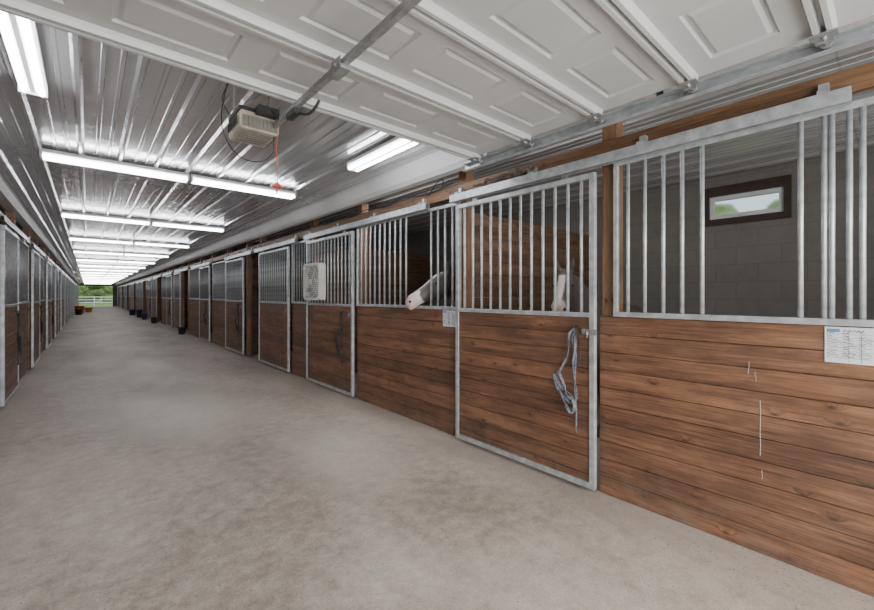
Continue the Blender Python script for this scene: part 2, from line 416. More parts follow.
def front_panel(y0, y1, gap=None, detail=True, ys=None, gy1=None):
    yc = (y0 + y1) / 2; h = (y1 - y0) / 2
    bm = bmesh.new(); plank_wall(bm, 0.0, 0.04, -h, h, 0.0, SILL)
    o = obj('stall_front_panel', bm, M_wood, (XR, yc, 0))
    tag(o, 'brown stained horizontal plank half wall of a horse stall', 'stall wall', 'stall front panels')
    if gy1: y1 = gy1
    yc = (y0 + y1) / 2; h = (y1 - y0) / 2
    g = empty('stall_grille', (XR, yc, SILL)); tag(g, 'galvanised vertical bar grille standing on the plank half wall', 'grille', 'stall grilles')
    bm = bmesh.new()
    bm_box(bm, -0.02, 0.02, -h, h, 0.001, 0.035)
    bm_box(bm, -0.015, 0.004, -h, h, 1.07, 1.105)
    bm_box(bm, -0.015, 0.019, -h, -h + 0.03, 0.035, 1.07); bm_box(bm, -0.015, 0.019, h - 0.03, h, 0.035, 1.07)
    obj('frame', bm, M_galv, parent=g, bevel=0.004)
    if ys is None:
        n = max(2, round(2 * h / 0.112)); ys = [y0 + (y1 - y0) * i / n for i in range(1, n)]
    if gap: ys = [y for y in ys if not gap[0] < y < gap[1]]
    bars(g, [y - yc for y in ys], 0.03, 1.075, 0.0, detail)
    return o, g
def stall_door(y0, y1, detail=True):
    yc = (y0 + y1) / 2; h = (y1 - y0) / 2
    d = empty('stall_door', (XR, yc, 0)); X = -0.055
    tag(d, 'sliding stall door, galvanised frame, bars above brown planks', 'stall door', 'sliding stall doors')
    bm = bmesh.new(); t = 0.042; zt = 2.345
    bm_box(bm, X - .02, X + .02, -h, -h + t, 0.03, zt); bm_box(bm, X - .02, X + .02, h - t, h, 0.03, zt)
    bm_box(bm, X - .02, X + .02, -h + t, h - t, zt - t, zt); bm_box(bm, X - .02, X + .02, -h + t, h - t, 0.03, 0.03 + t)
    bm_box(bm, X - .02, X + .02, -h + t, h - t, 1.285, 1.32)
    obj('frame', bm, M_galv, parent=d, bevel=0.004)
    bm = bmesh.new(); plank_wall(bm, X - 0.008, 0.026, -h + t, h - t, 0.072, 1.284)
    obj('plank_panel', bm, M_wood, parent=d)
    n = round(2 * h / 0.112); bars(d, [-h + 2 * h * i / n for i in range(1, n)], 1.31, zt - t + .01, X, detail)
    for s in (-1, 1):
        bm = bmesh.new(); bm_box(bm, X - .004, X + .004, s * (h - .25) - .03, s * (h - .25) + .03, zt - .01, zt + .038)
        obj('hanger', bm, M_galvd, parent=d)
    if detail:
        bm = bmesh.new(); bm_box(bm, X - .035, X - .021, -h - .02, -h + .09, 1.16, 1.20); bm_tube(bm, [(X - .03, -h + .04, 1.18), (X - .05, -h + .04, 1.18), (X - .05, -h + .04, 1.14)], .007, 8)
        obj('latch', bm, M_galvd, parent=d)
    return d
def track(y0, y1):
    yc = (y0 + y1) / 2; h = (y1 - y0) / 2
    bm = bmesh.new()
    X = -0.055
    bm_prism(bm, [(X - .028, 2.385), (X - .028, 2.455), (X + .028, 2.455), (X + .028, 2.385), (X + .012, 2.385), (X + .012, 2.39), (X + .022, 2.39), (X + .022, 2.449), (X - .022, 2.449), (X - .022, 2.39), (X - .012, 2.39), (X - .012, 2.385)], -h, h, 'Y')
    n = max(2, int(2 * h / 0.9))
    for i in range(n + 1):
        y = -h + 0.1 + (2 * h - 0.2) * i / n
        bm_box(bm, X - .032, X + .032, y - .02, y + .02, 2.452, 2.47); bm_box(bm, X + .02, 0.004, y - .02, y + .02, 2.44, 2.52)
    o = obj('door_track', bm, M_galv, (XR, yc, 0))
    return tag(o, 'galvanised overhead track carrying a sliding stall door', 'door track', 'stall door tracks')

ys1 = [1.227, 1.115, 1.0, 0.89, 0.78, 0.33, 0.24, 0.212, 0.15, 0.105, -0.0, -.11, -.22, -.33, -.44, -.55, -.66]
front_panel(-0.78, 1.43, ys=ys1, gy1=1.325)
stall_door(1.435, 2.89); track(0.14, 2.97)
front_panel(2.895, 4.955, gap=(3.44, 3.75)); stall_door(4.965, 6.53); track(3.35, 6.6)
front_panel(6.535, 7.325); stall_door(7.335, 9.02); track(7.0, 9.3)
stall_door(10.19, 11.8); track(9.55, 11.84)
front_panel(11.92, 13.56)
post(1.382)
for y in (2.91, 4.96, 6.56): post(y)
for y in (9.09, 10.12, 11.86, 13.62): post(y, 1, -.05)
t_door = t_pan = t_gr = t_tr = None
for k in range(14):
    y = 13.68 + 3.65 * k
    if t_door is None:
        t_door = stall_door(y + 0.02, y + 1.45, False); t_pan, t_gr = front_panel(y + 1.58, y + 3.58, detail=False); t_tr = track(y, y + 2.8)
    else:
        dup(t_pan, (XR, y + 2.58, 0)); dup(t_gr, (XR, y + 2.58, SILL)); dup(t_tr, (XR, y + 1.4, 0))
        if k % 2 == 1: dup(t_door, (XR - .02, y + 2.1, 0))
        else: dup(t_door, (XR, y + .735, 0))
    post(y + 1.515, 1, -.07); post(y + 3.64, 1, -.07)
for k in range(16):
    y = 3.75 + 3.65 * k
    dup(t_door, (XL, y + .775, 0), pi); dup(t_pan, (XL, y + 2.6, 0), pi); dup(t_gr, (XL, y + 2.6, SILL), pi); dup(t_tr, (XL, y + 1.4, 0), pi)
    post(y + 0.008, -1, -.07); post(y + 1.54, -1, -.07)

for (y, z0, z1, r) in ((0.50, 0.55, 0.86, 0.0020), (0.55, 1.0, 1.07, 0.0015), (0.52, 0.96, 1.02, 0.0015), (0.49, 0.42, 0.47, 0.0016)):
    bm = bmesh.new()
    pts = [(XR - 0.0005, y + random.uniform(-.003, .003), z0 + (z1 - z0) * i / 5) for i in range(6)]
    bm_tube(bm, pts, r, 6, smooth=True, k=3)
    tag(obj('dried_splash', bm, M_drip), 'pale dried drip mark on the brown planks', 'stain', 'dried drip marks')

# rope and cloth lying on the door track, cable along the header
bm = bmesh.new(); rnd = random.Random(3)
pts = [(rnd.uniform(-.02, .02), -.36 + .72 * i / 22, .012 + rnd.uniform(0, .035)) for i in range(23)]
bm_tube(bm, pts, .012, 7, smooth=True, k=4)
pts = [(rnd.uniform(-.02, .02), -.30 + .5 * i / 18, .012 + rnd.uniform(0, .04)) for i in range(19)]
bm_tube(bm, pts, .011, 7, smooth=True, k=4)
tag(obj('coiled_rope', bm, M_rag, (XR - .058, 2.30, 2.47)), 'faded dark rope heaped on top of the door track', 'rope')
bm = bmesh.new(); pts = []
for i in range(23):
    pts.append((XR - .012, 3.0 + .42 * i, 2.60 - (.035 if i % 2 else 0)))
bm_tube(bm, pts, .007, 6, smooth=True, k=4)
tag(obj('power_cable', bm, M_black), 'black cable swagged along the timber header', 'cable')
bm = bmesh.new(); bm_tube(bm, [(XR - .015, 3.15, 2.60), (XR - .04, 3.12, 2.66), (XR - .07, 3.2, 2.62), (XR - .06, 3.32, 2.53), (XR - .04, 3.4, 2.58)], .006, 6, smooth=True)
tag(obj('power_cable', bm, M_black), 'short loop of black cable hanging at the header', 'cable')

# ------------------------------------------------------------ lights
def fixture(name='fluorescent_light'):
    f = empty(name, (0, 0, ZC - 0.026)); tag(f, 'white twin-tube fluorescent fixture on the ceiling, switched on', 'ceiling light', 'fluorescent lights')
    bm = bmesh.new()
    bm_prism(bm, [(-0.07, 0), (-0.07, -0.03), (-0.03, -0.045), (-.012, -0.065), (.012, -0.065), (0.03, -0.045), (0.07, -0.03), (0.07, 0)], -0.595, 0.595, 'Y')
    obj('housing', bm, M_white, parent=f)
    for s in (-1, 1):
        bm = bmesh.new(); bm_box(bm, -.07, .07, s * .60 - .01, s * .60 + .01, -.08, 0.0)
        obj('end_cap', bm, M_white, parent=f, bevel=.004)
    tb = None
    for s in (-1, 1):
        if tb is None:
            bm = bmesh.new(); bm_tube(bm, [(0, -.592, -.064), (0, .592, -.064)], 0.016, 10); tb = obj('tube', bm, M_tube, parent=f); o = tb
        else:
            o = tb.copy(); C.objects.link(o); o.parent = f
        o.location.x = s * 0.042
    return f
F0 = fixture(); F0.location = (-0.27, 3.10, ZC - .026)
dup(F0, (2.10, 3.15, ZC - .026), 0)
for k in range(16):
    y = 5.36 + 3.75 * k
    dup(F0, (0.265, y, ZC - .026), pi / 2); dup(F0, (1.50, y, ZC - .026), pi / 2)

# ------------------------------------------------------------ garage door (open overhead)
GX0, GX1, GZ = -0.65, 2.40, 2.585
gd = empty('garage_door', ((GX0 + GX1) / 2, 0.7, GZ)); tag(gd, 'white raised-panel sectional overhead door, rolled open under the ceiling', 'garage door')
seams = [2.27, 1.745, 1.22, 0.71, 0.20, -0.31, -0.82]
W = GX1 - GX0; cx = (GX0 + GX1) / 2
for i in range(6):
    yb, ya = seams[i], seams[i + 1]
    bm = bmesh.new()
    Hs = 0.515
    npn = 5; g = 0.14; pw = (W - g * (npn + 1)) / npn
    xs = [-W / 2]
    for k in range(npn): xs += [xs[-1] + g, xs[-1] + g + pw]
    xs.append(W / 2)
    ys = [-Hs / 2, -Hs / 2 + .13, Hs / 2 - .13, Hs / 2]
    grid = [[bm.verts.new((x, y, 0)) for y in ys] for x in xs]
    pf = []
    for a in range(len(xs) - 1):
        for c in range(3):
            f = bm.faces.new([grid[a][c], grid[a][c + 1], grid[a + 1][c + 1], grid[a + 1][c]])
            if c == 1 and a % 2 == 1: pf.append(f)
    bm.normal_update()
    sgn = 1 if pf[0].normal.z < 0 else -1
    bmesh.ops.inset_individual(bm, faces=pf, thickness=0.012, depth=-0.012 * sgn)
    bmesh.ops.inset_individual(bm, faces=pf, thickness=0.018, depth=0)
    bmesh.ops.inset_individual(bm, faces=pf, thickness=0.022, depth=0.012 * sgn)
    bm_box(bm, -W / 2, W / 2, -Hs / 2, Hs / 2, 0.013, 0.045)
    for (a, c) in ((-Hs / 2, -Hs / 2 + .003), (Hs / 2 - .003, Hs / 2)): bm_box(bm, -W / 2, W / 2, a, c, 0, 0.013)
    obj('door_section', bm, M_door, (0, (ya + yb) / 2 - 0.7, 0), gd, recalc=False)
for i, y in enumerate(seams[:-1]):
    bm = bmesh.new()
    yy = -0.02 if i == 0 else 0.0
    bm_prism(bm, [(yy - .042, 0.0), (yy - .038, -.014), (yy - .030, -.034), (yy - .012, -.034), (yy - .006, -.004), (yy + .006, -.004), (yy + .012, -.034), (yy + .030, -.034), (yy + .038, -.014), (yy + .042, 0.0)], -W / 2 + .02, W / 2 - .02, 'X')
    obj('strut', bm, M_door, (0, y - 0.7, 0), gd)
    for s in (-1, 1):
        bm = bmesh.new(); yo = -0.03 if i == 0 else 0
        bm_box(bm, s * (W / 2 - .05) - .03, s * (W / 2 - .05) + .03, yo - .045, yo + .045, -.040, -.034)
        bm_box(bm, s * (W / 2 - .02) - .006, s * (W / 2 - .02) + .006, yo - .03, yo + .03, -.055, -.02)
        bm_tube(bm, [(s * (W / 2 - .06), yo, -.04), (s * (W / 2 + .035), yo, -.04)], .008, 8)
        bm_tube(bm, [(s * (W / 2 + .02), yo, -.04), (s * (W / 2 + .045), yo, -.04)], .020, 14)
        obj('roller_bracket', bm, M_galvd, (0, y - 0.7, 0), gd)
for s, xx in ((1, GX1 + .035), (-1, GX0 - .035)):
    r = empty('garage_door_track', (xx, 0.7, GZ)); tag(r, 'galvanised horizontal overhead-door track hung from the ceiling', 'door track', 'overhead door tracks')
    bm = bmesh.new()
    bm_prism(bm, [(s * .03, -.07), (s * -.012, -.07), (s * -.012, -.066), (s * .026, -.066), (s * .026, -.014), (s * -.012, -.014), (s * -.012, -.010), (s * .03, -.010)], -1.7, 1.75, 'Y')
    obj('channel', bm, M_galv, parent=r)
    bm = bmesh.new()
    bm_prism(bm, [(s * .031, -.03), (s * .065, -.03), (s * .065, .01), (s * .061, .01), (s * .061, -.026), (s * .031, -.026)], -1.7, 1.72, 'Y')
    obj('angle_rail', bm, M_galv, parent=r)
    for yy in (1.62, 0.2, -1.0):
        bm = bmesh.new(); bm_box(bm, s * .066, s * .07, yy - .018, yy + .018, -.03, ZC - GZ - .001)
        bm_box(bm, s * .066, s * .10, yy - .018, yy - .015, -.03, ZC - GZ - .001)
        obj('hanger_strap', bm, M_galvd, parent=r)

# opener
ox = 0.78; oz = 2.43
op = empty('garage_door_opener', (ox, 2.66, oz)); tag(op, 'ceiling-hung garage door opener with beige housing and hanging cords', 'garage door opener')
bm = bmesh.new(); bm_prism(bm, [(-.11, .012), (-.10, -.0), (.10, 0), (.11, .012), (.118, .09), (.105, .11), (-.105, .11), (-.118, .09)], -.15, .11, 'Y')
obj('housing', bm, M_plas, parent=op, bevel=.006)
bm = bmesh.new()
bm_box(bm, -.10, .10, -.156, -.151, .015, .08)
for k in range(9): bm_box(bm, -.09 + k * .0215, -.081 + k * .0215, -.161, -.156, .02, .075)
for k in range(6): bm_box(bm, -.085, .085, -.12 + k * .036, -.107 + k * .036, -.004, -.0005)
obj('light_lens', bm, M_nose, parent=op)
bm = bmesh.new(); bm_box(bm, -.115, .115, -.14, .10, .111, .135)
for k in range(6): bm_box(bm, -.124, -.119, -.11 + k * .034, -.092 + k * .034, .03, .08)
obj('chassis', bm, M_black, parent=op)
bm = bmesh.new()
zc = ZC - oz
for s in (-1, 1):
    bm_box(bm, s * .105 - .003, s * .105 + .003, -.016, .016, .125, zc - .028)
bm_box(bm, -.108, .108, -.016, .016, zc - .034, zc - .028)
bm_tube(bm, [(-.105, 0, .14), (.105, 0, .36)], .007, 6)
obj('mount_bracket', bm, M_galvd, parent=op)
bm = bmesh.new(); bm_box(bm, -.008, .008, -2.9, -.162, .045, .075)
bm_box(bm, -.013, .013, -2.9, -.162, .041, .0445)
obj('rail', bm, M_galvd, (.08, 0, .0), parent=op)
bm = bmesh.new(); bm_box(bm, .06, .10, -.52, -.40, .01, .04)
bm_tube(bm, [(.08, -.50, .02), (.12, -.57, .0), (.14, -.62, .03), (.15, -.64, .06)], .008, 8, smooth=True)
obj('trolley_arm', bm, M_black, parent=op)
bm = bmesh.new(); bm_box(bm, .055, .105, -1.06, -.94, .022, .040); bm_box(bm, .060, .066, -1.04, -.96, .03, .085); bm_box(bm, .094, .100, -1.04, -.96, .03, .085)
bm_tube(bm, [(.05, -1.0, .055), (.11, -1.0, .055)], .009, 8)
obj('trolley', bm, M_galvd, parent=op)
bm = bmesh.new(); bm_box(bm, -.03, .09, -.22, -.162, .09, .135); bm_tube(bm, [(.03, -.2, .13), (.06, -.23, .10), (.08, -.26, .06)], .009, 6)
obj('rail_bracket', bm, M_black, parent=op)
bm = bmesh.new(); bm_tube(bm, [(-.12, .1, .36), (-.16, .08, .12), (-.14, .0, -.06), (-.07, -.05, -.15), (.02, -.1, -.16), (.08, -.12, -.1), (.09, -.12, .0)], .0035, 6, smooth=True)
obj('power_cord', bm, M_black, parent=op)
bm = bmesh.new(); bm_tube(bm, [(-.10, .08, .13), (-.15, .10, .24), (-.11, .08, .36)], .0035, 6, smooth=True)
obj('power_cord', bm, M_black, parent=op)
bm = bmesh.new(); bm_tube(bm, [(.09, -.2, .04), (.075, -.21, -.1), (.085, -.2, -.30)], .002, 6, smooth=True)
bm_tube(bm, [(.058, -.2, -.33), (.082, -.2, -.30), (.112, -.2, -.33)], .008, 8); bm_tube(bm, [(.085, -.2, -.30), (.08, -.2, -.37)], .005, 6)
obj('release_cord', bm, M_red, parent=op)

# ------------------------------------------------------------ cards
def card(y0, y1, z0, z1, label):
    c = empty('stall_card', (XR + 0.001, (y0 + y1) / 2, z0)); tag(c, label, 'information card', 'stall cards')
    w = (y1 - y0) / 2; h = z1 - z0
    bm = bmesh.new(); bm_box(bm, -.006, 0.0, -w, w, 0, h); obj('board', bm, M_paper, parent=c, bevel=.001)
    bm = bmesh.new()
    bm_box(bm, -.0072, -.0061, w - .055, w - .008, h - .026, h - .010)
    obj('emblem', bm, M_blue, parent=c)
    bm = bmesh.new(); rnd = random.Random(7)
    for k in range(8):
        z = h - .036 - k * (h - .045) / 8
        bm_box(bm, -.007, -.0061, -w + .006, w - .006, z - .0006, z + .0006)
        for q in range(3):
            ya = w - .010 - q * w * .64
            n = rnd.randint(5, 11)
            pts = [(-.0068, ya - i * .005, z + .003 + rnd.uniform(0, .010)) for i in range(n)]
            bm_tube(bm, pts, .0014 if q % 2 else .0010, 4)
    for yy in (0.0, -w * .5): bm_box(bm, -.007, -.0061, yy - .0004, yy + .0004, .006, h - .034)
    bm_tube(bm, [(-.0068, w - .066 - i * .008, h - .02 + (.006 if i % 2 else -.004)) for i in range(10)], .0015, 4)
    obj('handwriting', bm, M_ink, parent=c)
card(0.065, 0.238, 1.11, 1.290, 'white stall card with blue heading and handwritten rows')
card(2.955, 3.155, 1.12, 1.290, 'white stall card fixed below the bars')

# ------------------------------------------------------------ halters
def halter(x, y, z, mat, label, s=1.0, rz=0):
    h = empty('halter', (x, y, z)); tag(h, label, 'halter', 'hanging halters'); h.rotation_euler[2] = rz; h.scale = (s, s, s)
    X = 0
    bm = bmesh.new()
    bm_strap(bm, [(X - .02, -.0, .0), (X - .02, .04, -.05), (X - .018, .055, -.20), (X - .018, .12, -.33), (X - .022, .155, -.40), (X - .022, .11, -.50), (X - .016, .03, -.56), (X - .016, -.02, -.50), (X - .016, .012, -.30), (X - .02, -.01, -.12), (X - .022, 0, 0)], .017, .004, twist=.9)
    obj('crown_strap', bm, mat, parent=h)
    bm = bmesh.new()
    bm_strap(bm, [(X - .035, .165, -.36), (X - .035, .10, -.45), (X - .035, .03, -.49), (X - .035, -.01, -.57), (X - .035, .02, -.63), (X - .035, .07, -.56), (X - .035, .13, -.46), (X - .033, .168, -.36)], .022, .006, twist=1.1)
    bm_strap(bm, [(X - .040, .12, -.33), (X - .042, .075, -.42), (X - .042, .05, -.50), (X - .042, .0, -.53)], .018, .005, twist=.8)
    obj('nose_band', bm, mat, parent=h)
    bm = bmesh.new()
    bm_tube(bm, [(X, 0.0, .0), (X - .012, .02, -.08), (X - .012, -.010, -.2), (X - .01, -.0, -.33), (X - .012, .0, -.45), (X - .012, -.012, -.62), (X - .012, -.01, -.74)], .007, 6, smooth=True)
    for q in range(5):
        bm_tube(bm, [(X - .012, -.01, -.73), (X - .012 + .004 * (q - 2), -.01 + .006 * (q - 2), -.78)], .0025, 4)
    obj('lead_rope', bm, mat, parent=h)
    bm = bmesh.new()
    bm_tube(bm, [(X + .022, 0, .015), (X - .01, 0, .008), (X - .022, 0, .012), (X - .026, 0, .03)], .006, 6)
    obj('hook', bm, M_black, parent=h)
    bm = bmesh.new()
    bm_strap(bm, [(X - .018, -.005, .01), (X - .018, -.03, -.05), (X - .016, -.04, -.16), (X - .016, -.035, -.28)], .012, .003, twist=.5)
    obj('chin_strap', bm, M_roped, parent=h)
    return h
halter(XR - 0.088, 1.575, 1.20, M_rope, 'frayed grey-blue webbing halter hanging from a hook on the door')
hb = halter(XR - 0.088, 5.22, 1.20, M_roped, 'dark halter hanging on a stall door')
dup(hb, (XL + 0.088, 8.50, 1.2), pi)
for y in (10.45, 13.95, 21.2, 28.6): dup(hb, (XR - .088, y, 1.22), 0)
for y in (12.2, 15.8): dup(hb, (XL + .088, y, 1.22), pi)

# ------------------------------------------------------------ fan
fan = empty('box_fan', (XR - 0.145, 6.05, 1.37)); tag(fan, 'white box fan strapped to the bars of a stall door', 'fan')
S = .29
bm = bmesh.new(); n = 48; outer = []; inner = []
for i in range(n):
    a = 2 * pi * i / n; c_, s_ = math.cos(a), math.sin(a)
    r_ = S / ((abs(c_) ** 14 + abs(s_) ** 14) ** (1 / 14))
    outer.append((c_ * r_, s_ * r_)); r_ = .262 / ((abs(c_) ** 6 + abs(s_) ** 6) ** (1 / 6)); inner.append((c_ * r_, s_ * r_))
rows = [[bm.verts.new((x, a, b_ + S)) for a, b_ in pr] for x, pr in ((-.055, outer), (.06, outer), (.06, inner), (-.055, inner))]
for a in range(4):
    A, B = rows[a], rows[(a + 1) % 4]
    for j in range(n): bm.faces.new([A[j], A[(j + 1) % n], B[(j + 1) % n], B[j]])
obj('housing', bm, M_fan, parent=fan)
bm = bmesh.new()
for k in range(17):
    z = -.256 + .032 * k
    hwz = .262 if abs(z) < .2 else .235
    bm_tube(bm, [(-.056, -hwz, S + z), (-.056, hwz, S + z)], .0038, 5)
for rr in (.10, .18, .25):
    pts = [(-.060, rr * math.cos(2 * pi * i / 32), S + rr * math.sin(2 * pi * i / 32)) for i in range(33)]
    bm_tube(bm, pts, .0035, 5)
for k in range(4):
    a = pi / 4 + 2 * pi * k / 4
    bm_tube(bm, [(-.060, .03 * math.cos(a), S + .03 * math.sin(a)), (-.060, .27 * math.cos(a), S + .27 * math.sin(a))], .004, 5)
bm_tube(bm, [(-.065, 0, S), (-.052, 0, S)], .045, 16)
obj('front_grille', bm, M_fan, parent=fan)
bm = bmesh.new(); bm_box(bm, .045, .055, -.25, .25, S - .25, S + .25)
obj('back_plate', bm, M_fang, parent=fan)
bl = None
for k in range(5):
    if bl is None:
        bm = bmesh.new(); vs = []
        for i in range(7):
            t = i / 6; r_ = .04 + .19 * t; wd = .03 + .06 * math.sin(t * 2.2)
            vs.append((bm.verts.new((-.025, -wd, r_)), bm.verts.new((.025, wd, r_))))
        for a, c in zip(vs, vs[1:]): bm.faces.new([a[0], a[1], c[1], c[0]])
        bl = obj('blade', bm, M_fang, (0, 0, S), fan); o = bl
    else:
        o = bl.copy(); C.objects.link(o); o.parent = fan
    o.rotation_euler = (2 * pi * k / 5, 0, 0)
bm = bmesh.new(); bm_tube(bm, [(.04, 0, S), (-.03, 0, S)], .045, 16)
obj('motor', bm, M_nose, parent=fan)
for s in (-.2, .2):
    bm = bmesh.new(); bm_tube(bm, [(-.03, s, 2 * S - .01), (.03, s, 2 * S + .03), (.068, s, 2 * S + .02)], .006, 6, smooth=True)
    obj('hanging_strap', bm, M_black, parent=fan)

# ------------------------------------------------------------ buckets
def bucket(x, y, mat, label, r=.16, h=.36, z=0):
    b_ = empty('bucket', (x, y, z)); tag(b_, label, 'bucket')
    bm = bmesh.new(); bm_lathe(bm, [(r * .78, 0), (r * .8, .01), (r * .97, h * .9), (r * 1.04, h * .91), (r * 1.04, h), (r * .97, h), (r * .9, h * .8), (r * .74, .02)])
    obj('pail', bm, mat, parent=b_)
    bm = bmesh.new(); bm_tube(bm, [(0, r * math.cos(t * pi / 10), h * .95 + r * .8 * math.sin(t * pi / 10)) for t in range(11)], .005, 6)
    obj('handle', bm, M_galvd, parent=b_)
    return b_
bucket(2.60, 17.3, M_black, 'black plastic bucket standing by a stall door', .12, .26)
bucket(2.55, 25.0, M_black, 'black plastic bucket standing by the stalls', .14, .30)
bucket(2.5, 29.0, M_bluep, 'dark blue plastic bucket standing by the stalls', .15, .35)
bucket(2.5, 32.0, M_black, 'black plastic bucket standing by the stalls', .18, .5)
bucket(2.4, 36.0, M_bluep, 'dark blue plastic bucket standing by the stalls', .2, .4)
bucket(-0.5, 42.0, M_red, 'orange-red plastic bucket standing on the floor', .3, .6)
bucket(0.05, 44.5, M_yel, 'orange plastic bucket standing on the floor', .25, .4)
bucket(-0.5, 39.0, M_black, 'black plastic bucket standing on the floor', .22, .4)

# ------------------------------------------------------------ horses
def mat_coat(name, dark, white, W_, Pq, Mz, hs, up, nose_r, thr, blw, scale=2.1, clear=.22):
    org = Vector((W_[0], W_[1], 0))
    m, nt, b = newmat(name)
    tc = N(nt, 'ShaderNodeTexCoord'); P = tc.outputs['Object']
    no = N(nt, 'ShaderNodeTexNoise', {'Scale': scale, 'Detail': 3.0, 'Distortion': .5}); nt.links.new(P, no.inputs['Vector'])
    patch = math_(nt, 'MULTIPLY', math_(nt, 'SUBTRACT', no.outputs['Fac'], thr), 40.0, clamp=True)
    hc = (Pq.lerp(Mz, .12) + up * .05) - org
    dh = N(nt, 'ShaderNodeVectorMath', {0: P, 1: tuple(hc)}, operation='DISTANCE').outputs['Value']
    patch = math_(nt, 'MULTIPLY', patch, math_(nt, 'GREATER_THAN', dh, clear))
    d = N(nt, 'ShaderNodeVectorMath', {0: P, 1: tuple(Mz - org)}, operation='DISTANCE').outputs['Value']
    face = math_(nt, 'MULTIPLY', math_(nt, 'SUBTRACT', nose_r, math_(nt, 'ADD', d, math_(nt, 'MULTIPLY', no.outputs['Fac'], .14))), 40.0, clamp=True)
    rel = N(nt, 'ShaderNodeVectorMath', {0: P, 1: tuple(Pq - org)}, operation='SUBTRACT').outputs[0]
    side = math_(nt, 'ABSOLUTE', N(nt, 'ShaderNodeVectorMath', {0: rel, 1: tuple(hs)}, operation='DOT_PRODUCT').outputs['Value'])
    side = math_(nt, 'ADD', side, math_(nt, 'MULTIPLY', math_(nt, 'SUBTRACT', no.outputs['Fac'], .5), .06))
    top = N(nt, 'ShaderNodeVectorMath', {0: rel, 1: tuple(up)}, operation='DOT_PRODUCT').outputs['Value']
    along = N(nt, 'ShaderNodeVectorMath', {0: rel, 1: tuple((Mz - Pq).normalized())}, operation='DOT_PRODUCT').outputs['Value']
    bl = math_(nt, 'MULTIPLY', math_(nt, 'MULTIPLY', math_(nt, 'SUBTRACT', blw, side), 80.0, clamp=True), math_(nt, 'GREATER_THAN', top, 0.0))
    bl = math_(nt, 'MULTIPLY', bl, math_(nt, 'MULTIPLY', math_(nt, 'SUBTRACT', along, .12), 30.0, clamp=True))
    f = math_(nt, 'MAXIMUM', math_(nt, 'MAXIMUM', patch, face), bl)
    col = mixc(nt, f, dark, white)
    pk = math_(nt, 'SUBTRACT', 1.0, math_(nt, 'MULTIPLY', math_(nt, 'SUBTRACT', d, .07, clamp=True), 14.0), clamp=True)
    col = mixc(nt, math_(nt, 'MULTIPLY', pk, .75), col, (0.50, 0.34, 0.30))
    nt.links.new(col, b.inputs['Base Color']); b.inputs['Roughness'].default_value = .5
    h = N(nt, 'ShaderNodeTexNoise', {'Scale': 120.0}); nt.links.new(P, h.inputs['Vector']); bump(nt, b, h.outputs['Fac'], .2, .004)
    return m
mat_mane = mat_simple('mane_hair', (0.05, 0.04, 0.035), (0.015, 0.012, 0.01), 40, .7, 0, .4)
